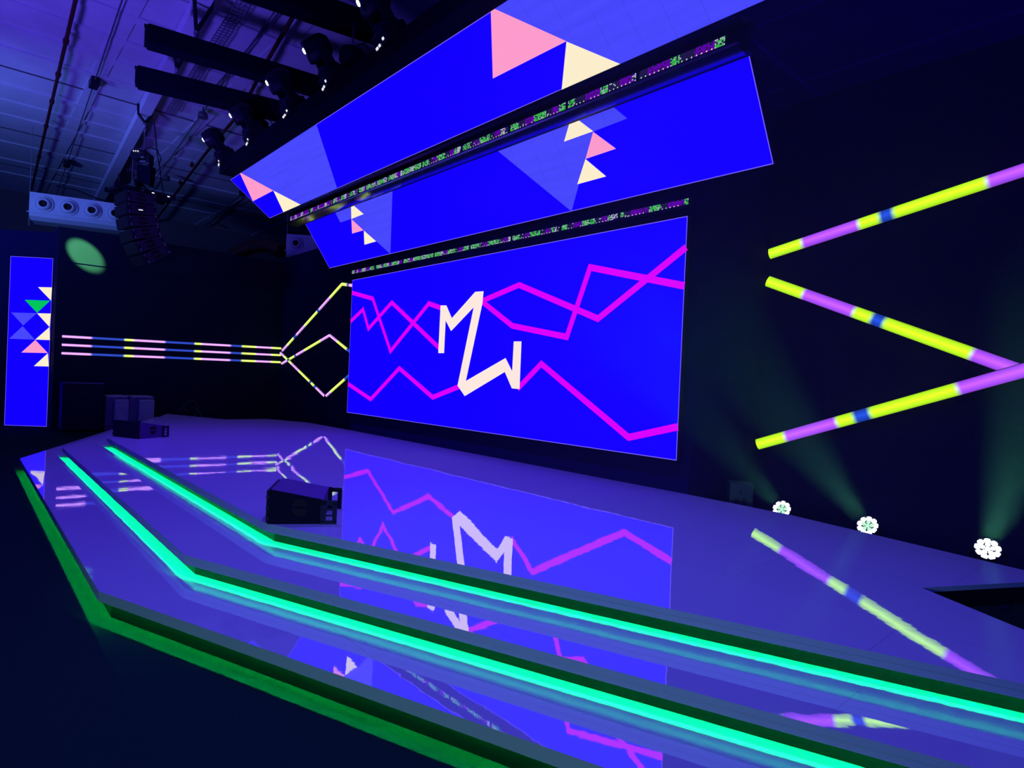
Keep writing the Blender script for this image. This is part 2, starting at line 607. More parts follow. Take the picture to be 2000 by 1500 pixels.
def screen(name, label, o, ux, uy, un, W, H, layers, thick=0.09, edge=0.012):
    o, ux, uy, un = Vector(o), Vector(ux).normalized(), Vector(uy).normalized(), Vector(un).normalized()
    base = o + ux * (W / 2)
    t = thing(name, label, 'led screen', tuple(base))
    M = axes(ux, uy, un, o)
    b = MB()
    b.box((W / 2, H / 2, -thick / 2 - 0.003), (W + 0.02, H + 0.02, thick), BLACK, M)
    # cabinet ribs on the back
    k = 1.25
    while k < W:
        b.box((k, H / 2, -thick - 0.03), (0.05, H, 0.06), BLACK, M)
        k += 1.25
    b.build('housing', t, True)
    b = MB()
    poly_layer(b, [(0, 0), (W, 0), (W, H), (0, H)], o, ux, uy, un, 0.0, E_BLUE)
    for i, (pts, m) in enumerate(layers):
        poly_layer(b, pts, o, ux, uy, un, 0.002 + 0.0012 * i, m)
    for (x0, y0, x1, y1) in ((0, 0, W, edge), (0, H - edge, W, H), (0, 0, edge, H), (W - edge, 0, W, H)):
        poly_layer(b, [(x0, y0), (x1, y0), (x1, y1), (x0, y1)], o, ux, uy, un, 0.0014, E_EDGE)
    b.build('display', t, True)
    return t


LW = 0.105
W_, H_ = 10.0, 3.493
main_layers = []
for ln in ([(0.0, 3.16), (1.117, 2.926), (2.069, 1.606), (3.596, 2.648), (4.15, 2.50)],
           [(0.0, 2.40), (0.642, 2.685), (0.965, 2.177), (2.038, 2.77), (4.10, 1.645)],
           [(0.0, 0.755), (1.231, 0.413), (2.5, 1.204), (3.904, 0.597), (4.86, 0.875)],
           [(5.40, 2.57), (6.515, 2.806), (8.434, 2.098), (10.0, 3.046)],
           [(5.40, 2.60), (6.377, 2.056), (7.768, 1.818), (8.22, 2.948), (10.0, 2.495)],
           [(6.60, 0.890), (7.185, 1.356), (9.147, 0.248), (10.0, 0.484)]):
    main_layers.append((band(ln, LW), E_MAG))
LOGO = [(4.044, 1.554), (4.055, 2.578), (4.268, 2.565), (4.48, 2.287), (5.227, 2.779), (5.491, 2.771), (5.471, 2.53), (5.048, 0.987), (6.23, 1.456), (6.431, 1.211), (6.438, 1.764), (6.65, 1.761), (6.654, 0.886), (6.441, 0.892), (6.225, 1.192), (5.031, 0.678), (4.775, 0.882), (5.198, 2.469), (4.473, 2.014), (4.263, 2.243), (4.257, 1.554)]
main_layers.append((LOGO, E_LOGO))
screen('led_screen', 'largest upright LED wall showing zigzag letter logo and magenta lines', (0, 0, 1.13), (1, 0, 0), (0, 0, 1), (0, -1, 0), W_, H_, main_layers)

mo = Vector((-1.246, -0.064, 5.056))
mv = Vector((0, -0.792, 1.158)).normalized()
mn = Vector((1, 0, 0)).cross(mv)
MIDL = [([(2.036, 1.368), (2.036, 1.403), (4.55, 1.403), (3.23, 0.0), (2.345, 1.047), (1.763, 1.050), (1.763, 1.368)], E_LAV),
        ([(2.656, 1.38), (2.954, 1.057), (2.336, 1.044)], E_CREAM),
        ([(2.336, 1.044), (2.614, 0.706), (2.038, 0.711)], E_PINK),
        ([(2.621, 0.700), (2.911, 0.373), (2.334, 0.370)], E_CREAM),
        ([(7.865, 1.403), (9.055, 0.0), (9.997, 1.090), (10.633, 1.104), (10.395, 1.403)], E_LAV),
        ([(9.705, 1.403), (9.730, 1.403), (10.0, 1.094), (9.403, 1.092)], E_CREAM),
        ([(9.997, 1.087), (10.296, 0.755), (9.695, 0.746)], E_PINK),
        ([(9.695, 0.746), (9.967, 0.406), (9.371, 0.407)], E_CREAM)]
MIDSCREEN = screen('led_screen', 'middle tilted LED banner just above the main screen', mo, (1, 0, 0), mv, mn, 12.493, 1.403, MIDL)

to = Vector((-4.794, -0.463, 6.952))
tv = Vector((0, -1.221, 0.911)).normalized()
tn = Vector((1, 0, 0)).cross(tv)
TOPL = [([(0.908, 1.523), (6.0, 1.523), (4.649, 0.0), (2.36, 0.0), (1.695, 0.681)], E_LAV),
        ([(0.86, 1.523), (0.93, 1.523), (1.695, 0.681), (0.032, 0.68)], E_PINK),
        ([(1.695, 0.681), (2.36, 0.0), (1.109, 0.0)], E_CREAM),
        ([(12.32, 1.523), (19.0, 1.523), (17.2, 0.0), (13.826, 0.0), (13.185, 0.63)], E_LAV),
        ([(12.226, 1.523), (12.32, 1.523), (13.185, 0.63), (11.477, 0.64)], E_PINK),
        ([(13.183, 0.627), (13.826, 0.0), (12.635, 0.0)], E_CREAM)]
screen('led_screen', 'highest steeply tilted LED banner running out of the top', to, (1, 0, 0), tv, tn, 19.6, 1.523, TOPL)

lx = Vector((math.cos(math.radians(51.86)), math.sin(math.radians(51.86)), 0))
ln_ = Vector((lx.y, -lx.x, 0))
so = Vector((-10.726, -6.475, 0.02))
# the slim screen stands free in front of the side wall, so bring it along its sight line
KS = 1.0
so = Vector((14.854, -7.639, 0)) + (Vector((so.x, so.y, 0)) - Vector((14.854, -7.639, 0))) * KS
ZS = lambda z: 2.183 + (z - 2.183) * KS
LSL = []
for pts, m in (([(0.875, 4.507), (1.306, 4.520), (1.293, 4.089)], E_CREAM), ([(0.483, 4.074), (1.265, 4.087), (0.878, 3.674)], E_GREEN),
               ([(0.081, 3.644), (0.867, 3.661), (0.469, 3.247)], E_LAV), ([(0.878, 3.661), (1.306, 3.672), (1.28, 3.234)], E_CREAM),
               ([(0.057, 2.798), (0.843, 2.806), (0.454, 3.223)], E_LAV), ([(1.28, 3.234), (1.306, 2.813), (0.854, 2.807)], E_CREAM),
               ([(0.859, 2.795), (0.445, 2.37), (1.26, 2.391)], E_PINK), ([(1.261, 2.383), (1.306, 1.957), (0.846, 1.949)], E_CREAM)):
    LSL.append(([(p[0] * KS, p[1] * KS) for p in pts], m))
screen('led_screen', 'slim upright LED column at the far left with stacked triangles', (so.x, so.y, ZS(0.0)), lx, (0, 0, 1), ln_, 1.306 * KS, 5.46 * KS, LSL)
b = MB()
M = axes(lx, ln_, (0, 0, 1), (so.x, so.y, 0))
b.box((0.58, -0.25, ZS(0) / 2), (1.1, 0.35, ZS(0)), BLACK, M)
b.box((0.10, -0.16, ZS(2.6)), (0.05, 0.06, 4.4), BLACK, M)
b.box((1.06, -0.16, ZS(2.6)), (0.05, 0.06, 4.4), BLACK, M)
tag(b.build('screen_stand'), 'black plinth and posts behind the slim left screen', 'stand')


# ------------------------------------------------------------------ LED pixel battens
def batten(x0, y, z, L, pattern, label, group, seed, h=0.105, reach=0.12):
    rnd = random.Random(seed)
    t = thing('led_batten', label, 'led batten', (x0, y, z), group=group)
    b = MB()
    b.box((L / 2, 0.06, 0), (L - 0.012, 0.10, h + 0.03), BLACK)
    b.build('housing', t)
    b = MB()
    n = len(pattern)
    w = (L - 0.05) / n
    for i, ch in enumerate(pattern):
        base = {'G': P_GREEN, 'P': P_PURPLE, 'W': P_WHITE, '.': P_DIM}[ch]
        for c in range(3):
            for r in range(5):
                m = base
                q = rnd.random()
                if ch == 'G' and q < 0.22:
                    m = P_WHITE
                elif ch == 'G' and q < 0.42:
                    m = P_DIM
                elif ch == 'P' and q < 0.16:
                    m = P_DIM
                elif ch == 'P' and r == 0 and c == 1:
                    m = P_HOT
                elif ch == 'W' and q < 0.35:
                    m = P_DIM if q < 0.2 else P_PURPLE
                elif ch == '.' and r == 0 and c == 1:
                    m = P_WHITE
                elif ch == '.' and q < 0.06:
                    m = P_WHITE
                x = 0.025 + i * w + (c + 0.5) * w / 3
                zz = -h / 2 + (r + 0.5) * h / 5
                sx, sz = w / 3 * 0.41, h / 5 * 0.41
                b.add([(x - sx, 0.006, zz - sz), (x + sx, 0.006, zz - sz), (x + sx, 0.006, zz + sz), (x - sx, 0.006, zz + sz)], [(0, 1, 2, 3)], m)
    b.build('pixel_face', t)
    for xe in (0.10, L - 0.10):
        b = MB()
        b.box((xe, 0.05 + reach / 2, 0), (0.05, reach, 0.04), BLACK)
        b.build('hanging_bracket', t)
    return t


UP = ['WPPPWWPPPPWWPPPPP.', 'GWPPP.WPPPPPWWPPP.', 'WGWPP.GGWWP..GGWP.', 'GGWWPGGGGWWPGGGGWW', 'GGGWWPPWGGGGWWGGGG',
      'GGG..PPGGGG..PPGWW', 'GGG..PPGGGG..PPWW.', 'GGG..PPPGGGG..PPGG', 'GG...PPPPGG...PPPW', '..PPPPPGG...PPPPGG']
PL = ['far left', 'second from left', 'third from left', 'fourth from left', 'fifth from left', 'sixth from left', 'seventh from left', 'third from right', 'second from right', 'far right']
for i in range(10):
    batten(-1.33 + 1.25 * i, -1.2, 6.20, 1.25, UP[i], 'pixel batten under the highest banner, %s of the upper row' % PL[i], 'upper row of pixel battens', 10 + i)
LP = ['GWPPWPPPGWWPPPGGG.', 'GGWWPGGGWPPGGGGWPP', 'GGGWPPWGGGGGWWGGGG', 'GGGWWPPGGGG..PPGGG', 'GGGG..PPGGGGG..PPW', 'GGG..PPGGGG..PPGW.', 'GG..PPPGGGG..PPGWW', 'G..PPPPPGGG..PPPPG']
PL2 = ['far left', 'second from left', 'third from left', 'fourth from left', 'fourth from right', 'third from right', 'second from right', 'far right']
for i in range(8):
    batten(0.11 + 1.247 * i, -0.10, 4.80, 1.247, LP[i], 'pixel batten above the main screen, %s of the lower row' % PL2[i], 'lower row of pixel battens', 40 + i, h=0.085, reach=0.23)

# trough carrying the upper battens, with a polished shelf below them
t = thing('batten_trough', 'long black trough with polished ledge between the two tilted banners', 'trough', (4.9, -1.1, 6.1))
b = MB()
b.box((4.9, -0.98, 6.25), (12.9, 0.14, 0.36), BLACK)
b.box((4.9, -1.06, 6.375), (12.9, 0.30, 0.05), BLACK)
b.build('backboard', t, True)
for k in range(6):
    b = MB()
    b.box((-1.0 + 2.36 * k, -0.86, 6.16), (0.08, 0.14, 0.06), BLACK)
    b.build('mounting_arm', t, True)
b = MB()
b.add([(-1.5, -1.20, 6.09), (11.3, -1.20, 6.09), (11.3, -0.98, 6.06), (-1.5, -0.98, 6.06), (-1.5, -1.20, 6.125), (11.3, -1.20, 6.125), (11.3, -1.00, 6.125), (-1.5, -1.00, 6.125)],
      [(0, 3, 2, 1), (4, 5, 6, 7), (0, 1, 5, 4), (2, 3, 7, 6), (0, 4, 7, 3), (1, 2, 6, 5)], SHELF)
o = b.build('ledge', t, True)
o['label'] = 'polished dark ledge mirroring the banner below'
for xx in (0.6, 3.6, 6.6, 9.4):
    b = MB()
    b.box((xx, 0.075, 5.13), (0.08, 0.21, 0.08), BLACK)
    b.build('mounting_arm', MIDSCREEN, True)
# horizontal black beam above the top banner, carrying the moving lights
t = thing('lighting_truss', 'long black covered truss running along the top of the highest banner', 'truss', (5, -1.95, 8.0))
b = MB()
b.box((5.2, -1.92, 8.00), (19.2, 0.40, 0.34), TRUSSCLOTH, bevel=0.02)
b.build('cloth_cover', t, True)
for xx in (-4.15, -1.80, 0.70, 2.75, 5.0, 7.3):
    b = MB()
    b.tube([(xx, -1.96, 8.14), (xx, -1.96, 8.22)], 0.05, BLACK)
    b.build('clamp', t, True)


# ------------------------------------------------------------------ LED tubes on the black walls
C_Y = (0.52, 1.0, 0.012)
C_YL = (0.72, 1.0, 0.16)
C_P = (0.40, 0.075, 1.0)
C_PL = (0.72, 0.34, 1.0)
C_B = (0.012, 0.055, 0.50)
C_BL = (0.02, 0.05, 0.42)
TN = [0]


def tube_mat(L, stops, w, hot=0.8):
    """colour bands along local X, brighter along the middle of the diffuser"""
    TN[0] += 1
    m = bpy.data.materials.new('tube_light_%d' % TN[0])
    m.use_nodes = True
    nt = m.node_tree
    nt.nodes.clear()
    tc = nt.nodes.new('ShaderNodeTexCoord')
    sp = nt.nodes.new('ShaderNodeSeparateXYZ')
    nt.links.new(tc.outputs['Object'], sp.inputs[0])
    dv = nt.nodes.new('ShaderNodeMath')
    dv.operation = 'DIVIDE'
    nt.links.new(sp.outputs['X'], dv.inputs[0])
    dv.inputs[1].default_value = L
    cr = nt.nodes.new('ShaderNodeValToRGB')
    nt.links.new(dv.outputs[0], cr.inputs[0])
    el = cr.color_ramp.elements
    s = 0.035 / L
    pts = []
    for i, (p, c) in enumerate(stops):
        if i > 0:
            pts.append((max(0.0, p - s), stops[i - 1][1]))
            pts.append((min(1.0, p + s), c))
        else:
            pts.append((0.0, c))
    while len(el) > 1:
        el.remove(el[-1])
    el[0].position = pts[0][0]
    el[0].color = (*pts[0][1], 1)
    for p, c in pts[1:32]:
        e = el.new(p)
        e.color = (*c, 1)
    ab = nt.nodes.new('ShaderNodeMath')
    ab.operation = 'ABSOLUTE'
    nt.links.new(sp.outputs['Z'], ab.inputs[0])
    mr = nt.nodes.new('ShaderNodeMapRange')
    mr.inputs['From Min'].default_value = 0.0
    mr.inputs['From Max'].default_value = w / 2
    mr.inputs['To Min'].default_value = 1.0 + hot
    mr.inputs['To Max'].default_value = 1.0 - hot * 0.45
    nt.links.new(ab.outputs[0], mr.inputs['Value'])
    e = nt.nodes.new('ShaderNodeEmission')
    nt.links.new(cr.outputs[0], e.inputs[0])
    nt.links.new(mr.outputs['Result'], e.inputs[1])
    o = nt.nodes.new('ShaderNodeOutputMaterial')
    nt.links.new(e.outputs[0], o.inputs[0])
    return m


def led_tube(p0, p1, out, w, stops, label, group, d=0.045):
    """stops as distances (fractions) along the tube with colours"""
    p0, p1 = Vector(p0), Vector(p1)
    x = (p1 - p0)
    L = x.length
    x.normalize()
    y = -Vector(out).normalized()
    z = x.cross(y).normalized()
    M = axes(x, y, z, p0)
    t = thing('led_tube', label, 'led tube', tuple(p0), M.to_euler(), group)
    b = MB()
    b.box((L / 2, 0.0, 0), (L, 0.02, w * 1.08), BLACK)
    b.build('channel', t)
    m = tube_mat(L, stops, w)
    b = MB()
    n = 8
    prof = [(-(0.010 + d * math.sin(math.pi * k / n)), -w / 2 * math.cos(math.pi * k / n)) for k in range(n + 1)]
    vs = [(xx, q[0], q[1]) for xx in (0.0, L) for q in prof]
    fs = [(k, k + 1, n + 1 + k + 1, n + 1 + k) for k in range(n)]
    fs += [list(range(n + 1)), list(range(n + 1, 2 * n + 2))[::-1]]
    b.add(vs, fs, m, False)
    b.build('diffuser', t)
    return t


def frac(xs, cols):
    a, z = xs[0], xs[-1]
    return [((xs[i] - a) / (z - a), cols[i]) for i in range(len(cols))]


yL = [-5.23, -4.46, -3.54, -3.28, -2.34, -1.39, -1.16, -0.17, 0.24, 0.76, 1.34, 1.72]
cL = [C_PL, C_BL, C_YL, C_PL, C_BL, C_YL, C_PL, C_BL, C_YL, C_PL, C_YL]
for z0, z1, lb in ((2.93, 3.012, 'topmost of the three level light tubes on the left side wall'),
                   (2.665, 2.745, 'middle of the three level light tubes on the left side wall'),
                   (2.398, 2.471, 'lowest of the three level light tubes on the left side wall')):
    led_tube((-8.985, -5.23, z0), (-8.985, 1.70, z1), (1, 0, 0), 0.08, frac(yL, cL), lb, 'level tubes on the left wall')
YB = 1.735
ZG = 'zigzag tubes beside the main screen'
led_tube((-8.85, YB, 2.93), (-4.06, YB, 5.10), (0, -1, 0), 0.105, [(0, C_PL), (0.10, C_YL), (0.22, C_BL), (0.27, C_PL), (0.42, C_YL), (0.63, C_BL), (0.66, C_PL), (0.83, C_YL)], 'long steep light tube rising to the highest peak left of the main screen', ZG)
led_tube((-4.03, YB, 5.10), (-3.0, YB, 4.945), (0, -1, 0), 0.105, [(0, C_YL), (0.35, C_BL), (0.5, C_PL)], 'short light tube falling from the highest peak to the screen', ZG)
led_tube((-8.85, YB - 0.004, 2.42), (-4.82, YB - 0.004, 3.42), (0, -1, 0), 0.095, [(0, C_PL), (0.16, C_YL), (0.30, C_BL), (0.34, C_PL), (0.52, C_YL), (0.84, C_PL)], 'light tube rising gently to the middle peak left of the screen', ZG)
led_tube((-4.80, YB, 3.42), (-3.0, YB, 2.74), (0, -1, 0), 0.095, [(0, C_PL), (0.33, C_YL), (0.72, C_BL)], 'light tube falling from the middle peak to the screen edge', ZG)
led_tube((-8.85, YB - 0.07, 2.83), (-4.90, YB - 0.07, 1.36), (0, -1, 0), 0.095, [(0, C_PL), (0.10, C_YL), (0.18, C_BL), (0.22, C_YL), (0.28, C_PL), (0.46, C_YL), (0.70, C_BL), (0.74, C_YL), (0.80, C_BL), (0.84, C_PL)], 'light tube falling to the lowest corner left of the screen', ZG)
led_tube((-4.88, YB, 1.36), (-3.0, YB, 2.23), (0, -1, 0), 0.095, [(0, C_PL), (0.18, C_YL), (0.70, C_BL)], 'light tube rising from the lowest corner to the screen edge', ZG)
RG = 'tubes on the right back wall'
YR = 1.735
led_tube((10.40, YR, 4.325), (14.30, YR, 5.125), (0, -1, 0), 0.165, [(q - 10.40) / 3.90 and ((q - 10.40) / 3.90, c) or (0.0, c) for q, c in ((10.40, C_Y), (10.90, C_P), (11.67, C_Y), (11.93, C_B), (12.10, C_Y), (13.11, C_P))], 'highest light tube on the right wall climbing out of frame', RG)
led_tube((10.39, YR, 3.90), (13.52, YR, 2.545), (0, -1, 0), 0.165, frac([10.39, 10.95, 11.66, 11.89, 12.05, 13.04, 13.52], [C_Y, C_P, C_Y, C_B, C_Y, C_P]), 'light tube on the right wall sloping down to the right', RG)
led_tube((10.38, YR - 0.07, 1.34), (14.40, YR - 0.07, 2.875), (0, -1, 0), 0.165, [(0.0, C_Y), (0.107, C_P), (0.286, C_Y), (0.341, C_B), (0.391, C_Y), (0.634, C_P)], 'lowest light tube on the right wall above the floor lamps', RG)

# ------------------------------------------------------------------ roof beam, pipes and rigging
b = MB()
b.add([(3.5, -4.18, 10.44), (3.5, -4.18, 10.13), (3.5, -3.92, 10.13), (3.5, -3.92, 10.44), (-24.6, -2.70, 10.44), (-24.6, -2.70, 10.13), (-24.6, -2.30, 10.13), (-24.6, -2.30, 10.44)],
      [(0, 1, 2, 3), (4, 7, 6, 5), (1, 5, 6, 2), (0, 4, 5, 1), (2, 6, 7, 3), (0, 3, 7, 4)], BEAMCON)
struct(b.build('ceiling_beam'))


def pipe(name, pts, r, m, label, cat, couplings=(), boxes=(), group=None):
    t = thing(name, label, cat, pts[0], group=group)
    b = MB()
    b.tube(pts, r, m, n=12)
    for p in pts[1:-1]:
        pass
    b.build('pipe_run', t, True)
    a, z = Vector(pts[0]), Vector(pts[-1])
    dr = (z - a).normalized()
    for q in couplings:
        c = a + (z - a) * q
        bb = MB()
        bb.tube([c - dr * 0.09, c + dr * 0.09], r * 1.5, m, n=12)
        bb.box((c.x, c.y, c.z + 0.10), (0.05, 0.03, 0.12), m)
        bb.build('coupling', t, True)
    for q in boxes:
        c = a + (z - a) * q
        bb = MB()
        bb.box((c.x, c.y, c.z - 0.02), (0.50, 0.22, 0.22), BLACK, bevel=0.02)
        bb.build('junction_box', t, True)
    return t


pipe('sprinkler_pipe', [(2.0, -6.05, 10.20), (-24.5, -5.21, 10.20)], 0.045, REDPIPE, 'thick dark red pipe under the roof, leftmost of the roof pipes', 'pipe', couplings=(0.24, 0.33, 0.42, 0.52, 0.68))
pipe('conduit', [(2.0, -5.27, 10.33), (-24.5, -4.20, 10.33)], 0.018, CONDUIT, 'thin cable conduit with two dark boxes beneath the roof', 'conduit', boxes=(0.335, 0.70))
pipe('sprinkler_pipe', [(3.0, -2.5, 10.20), (-1.3, -1.92, 10.20), (-5.39, -1.29, 10.20), (-10.43, -0.93, 10.20), (-24.5, 0.35, 10.20)], 0.05, REDPIPE, 'dark roof pipe right of the hanging speakers, passing above the trusses', 'pipe', couplings=(0.27, 0.40, 0.55, 0.66, 0.80))
pipe('conduit', [(2.0, -2.6, 10.34), (-6.75, -2.03, 10.34), (-19.66, -1.16, 10.34)], 0.018, CONDUIT, 'thin conduit running beside the roof downlights', 'conduit')
pipe('conduit', [(2.0, -2.45, 10.345), (-4.6, -2.3, 10.345)], 0.02, CONDUIT, 'short conduit between the roof tray and the dark trusses', 'conduit')
pipe('conduit', [(-13.0, 1.75, 10.33), (-23.5, 2.8, 10.33)], 0.03, CONDUIT, 'far conduit under the roof near the second air blower', 'conduit', boxes=(0.17,))

# perforated cable tray
b = MB()
a, z = Vector((2.0, -3.22, 10.30)), Vector((-7.5, -2.78, 10.30))
n = 64
dr = (z - a) / n
sd = Vector((-dr.y, dr.x, 0)).normalized() * 0.14
for s in (-1, -0.33, 0.33, 1):
    b.tube([a + sd * s, z + sd * s], 0.014, STEEL, n=6)
for i in range(n + 1):
    p = a + dr * i
    b.tube([p - sd, p + sd], 0.018, STEEL, n=5)
tag(b.build('cable_tray'), 'perforated metal cable tray under the roof between the trusses', 'cable tray')


def downlight(p, label):
    t = thing('downlight', label, 'ceiling light', (p[0], p[1], ZC), group='round roof downlights')
    b = MB()
    b.lathe([(0.02, 0.0), (0.02, -0.18), (0.13, -0.20), (0.15, -0.36), (0.14, -0.36)], CONDUIT, n=20)
    b.build('shade', t)
    b = MB()
    b.lathe([(0.001, -0.352), (0.138, -0.352)], THROAT, n=20, smooth=False)
    b.build('opening', t)


downlight((-6.43, -2.09), 'small round roof downlight nearest to the lower truss')
downlight((-14.73, -1.26), 'small round roof downlight right of the hoist bag')
downlight((-22.5, 2.7), 'farthest small round downlight low over the dark wall')


def sling(b, p, yb, zb, r=0.030):
    """webbing loop round the roof beam down to p"""
    x, y, z = p
    pts = [(x, y, z), (x - 0.02, yb - 0.17, zb - 0.02), (x - 0.02, yb - 0.185, zb + 0.30)]
    b.tube(pts, r * 1.4, BLACK, n=8)
    pts = [(x, y, z), (x + 0.02, yb + 0.16, zb - 0.02), (x + 0.02, yb + 0.185, zb + 0.30)]
    b.tube(pts, r * 1.4, BLACK, n=8)
    b.tube([(x - 0.02, yb - 0.185, zb + 0.28), (x + 0.02, yb + 0.185, zb + 0.28)], r, BLACK, n=8)


def covered_truss(pa, pb, w, h, strap, label, flare=False):
    """black cloth-covered truss from pa to pb (centre of its top), hung by a sling at strap (x, y)"""
    pa, pb = Vector(pa), Vector(pb)
    L = (pb - pa).length
    x = (pb - pa).normalized()
    y = Vector((0, 0, 1)).cross(x).normalized()
    M = axes(x, y, (0, 0, 1), pa)
    t = thing('lighting_truss', label, 'truss', tuple(pa), group='covered trusses under the roof')
    b = MB()
    b.box((L / 2, 0, -h / 2), (L, w, h), TRUSSCLOTH, M, bevel=0.035)
    b.build('cloth_cover', t, True)
    b = MB()
    b.box((-0.02, 0, -h * 0.5), (0.05, w * 0.8, h * 0.8), BLACK, M)
    b.tube([M @ Vector((-0.06, -w * 0.3, -0.06)), M @ Vector((0.3, -w * 0.3, -0.04))], 0.045, BLACK)
    b.build('end_frame', t, True)
    zt = pa.z
    b = MB()
    sling(b, (strap[0], strap[1], zt + 0.16), strap[2], 10.13)
    b.build('sling', t, True)
    b = MB()
    b.tube([(strap[0], strap[1], zt - 0.02), (strap[0], strap[1], zt + 0.10)], 0.04, STEEL)
    b.lathe([(0.03, 0), (0.055, 0.03), (0.055, 0.08), (0.03, 0.11)], STEEL, n=12, M=Matrix.Translation((strap[0], strap[1], zt + 0.07)))
    b.build('shackle', t, True)
    return t


covered_truss((-0.20, -4.86, 9.33), (0.65, 0.75, 9.33), 0.40, 0.42, (0.05, -3.98, -3.86), 'black covered truss with sling, middle of the three roof trusses')
covered_truss((-2.62, -4.58, 9.40), (-1.55, 0.25, 9.40), 0.42, 0.46, (-2.31, -3.80, -3.74), 'black covered truss nearest to the hanging speakers')
covered_truss((2.30, -5.0, 9.72), (3.35, 0.75, 9.72), 0.46, 0.44, (2.5, -4.05, -3.99), 'black covered truss cut by the top edge of the photo')

# ------------------------------------------------------------------ flown speakers on a chain hoist
HX, HY = -7.80, -3.42
t = thing('chain_hoist', 'black electric chain hoist with bag hanging above the speakers', 'hoist', (HX, HY, 8.6))
b = MB()
sling(b, (HX, HY, 9.88), -3.43, 10.13, 0.032)
b.build('sling', t, True)
b = MB()
b.lathe([(0.02, 0), (0.06, 0.05), (0.06, 0.12), (0.02, 0.17)], STEEL, n=12, M=Matrix.Translation((HX, HY, 9.72)))
b.tube([(HX, HY, 9.74), (HX + 0.05, HY + 0.02, 9.66), (HX, HY, 9.60), (HX - 0.05, HY - 0.02, 9.66)], 0.022, STEEL, n=8)
b.build('hook', t, True)
b = MB()
b.tube([(HX, HY, 9.64), (HX + 0.01, HY + 0.01, 8.98)], 0.014, STEEL, n=6)
b.tube([(HX + 0.22, HY + 0.22, 9.86), (HX + 0.30, HY + 0.32, 8.9), (HX + 0.36, HY + 0.40, 8.4), (HX + 0.45, HY + 0.50, 7.68)], 0.018, BLACK, n=6)
b.tube([(HX, HY, 9.0), (HX + 0.12, HY + 0.14, 9.12), (HX + 0.28, HY + 0.33, 9.02), (HX + 0.36, HY + 0.42, 8.75), (HX + 0.34, HY + 0.36, 8.55)], 0.018, BLACK, n=6)
b.build('chain', t, True)
MH = axes(Vector((0.671, 0.741, 0)), Vector((-0.741, 0.671, 0)), (0, 0, 1), (HX, HY, 8.6))
b = MB()
b.box((-0.04, 0, 0.24), (0.38, 0.32, 0.30), BLACKGLOSS, MH, bevel=0.07)
b.lathe([(0.17, -0.17), (0.20, -0.12), (0.20, 0.12), (0.17, 0.17)], BLACKGLOSS, n=20, M=MH @ Matrix.Translation((-0.16, 0, 0.22)) @ Matrix.Rotation(math.pi / 2, 4, 'X'))
b.box((0.20, 0, 0.10), (0.16, 0.26, 0.36), BLACKGLOSS, MH, bevel=0.05)
b.box((0.03, -0.02, 0.03), (0.24, 0.10, 0.05), STEEL, MH)
b.build('motor', t, True)
b = MB()
for k in range(3):
    b.box((-0.20 + 0.07 * k, -0.205, 0.30), (0.035, 0.01, 0.035), E_DOT, MH)
b.build('marking', t, True)
b = MB()
b.add([MH @ Vector(p) for p in ((-0.12, -0.14, -0.10), (0.33, -0.14, -0.13), (0.33, 0.14, -0.13), (-0.12, 0.14, -0.10), (-0.13, -0.11, -0.58), (0.30, -0.11, -0.76), (0.30, 0.11, -0.76), (-0.13, 0.11, -0.58))],
      [(0, 1, 2, 3), (7, 6, 5, 4), (0, 4, 5, 1), (1, 5, 6, 2), (2, 6, 7, 3), (3, 7, 4, 0)], TRUSSCLOTH)
b.tube([MH @ Vector((-0.17, 0, -0.55)), MH @ Vector((-0.12, 0, -0.95))], [0.10, 0.05], TRUSSCLOTH, n=10)
b.build('chain_bag', t, True)

f0 = Vector((0.125, -0.993, 0)).normalized()
nside = Vector((0.993, 0.125, 0)).normalized()
t = thing('line_array', 'curved column of six black speaker boxes hanging under the roof', 'speaker', (HX - 0.25, HY - 0.28, 7.6))
FM = axes(nside, -f0, (0, 0, 1), (HX - 0.20, HY - 0.22, 7.62))
b = MB()
for s in (-0.46, 0.46):
    b.box((s, 0.22, 0.03), (0.06, 1.75, 0.14), BLACK, FM)
for yy in (-0.55, 0.0, 0.55, 1.02):
    b.box((0, yy, 0.03), (0.98, 0.06, 0.10), BLACK, FM)
b.add([FM @ Vector(p) for p in ((0.50, 0.45, -0.04), (0.50, 0.98, -0.04), (0.50, 0.45, -0.32), (0.44, 0.45, -0.04), (0.44, 0.98, -0.04), (0.44, 0.45, -0.32))],
      [(0, 2, 1), (3, 4, 5), (0, 1, 4, 3), (1, 2, 5, 4), (0, 3, 5, 2)], BLACK)
b.tube([FM @ Vector((0.3, -0.45, 0.08)), FM @ Vector((0.28, -0.48, 0.42))], 0.04, BLACK)
b.tube([FM @ Vector((0.1, 0.3, 0.08)), FM @ Vector((0.0, 0.15, 0.45))], 0.03, BLACK)
b.tube([FM @ Vector((0.1, 0.5, 0.08)), FM @ Vector((0.0, 0.15, 0.45))], 0.03, BLACK)
b.build('bumper_frame', t, True)
b = MB()
for yy in (0.12, 0.42, 0.88):
    b.box((0.493, yy, 0.035), (0.005, 0.07, 0.035), E_DOT if yy > 0.4 else STEEL, FM)
b.build('marking', t, True)
bh, bd, bw = 0.355, 0.84, 1.10
pos = Vector((HX - 0.10, HY - 0.16, 7.56))
angs = [2, 6, 12, 19, 27, 36]
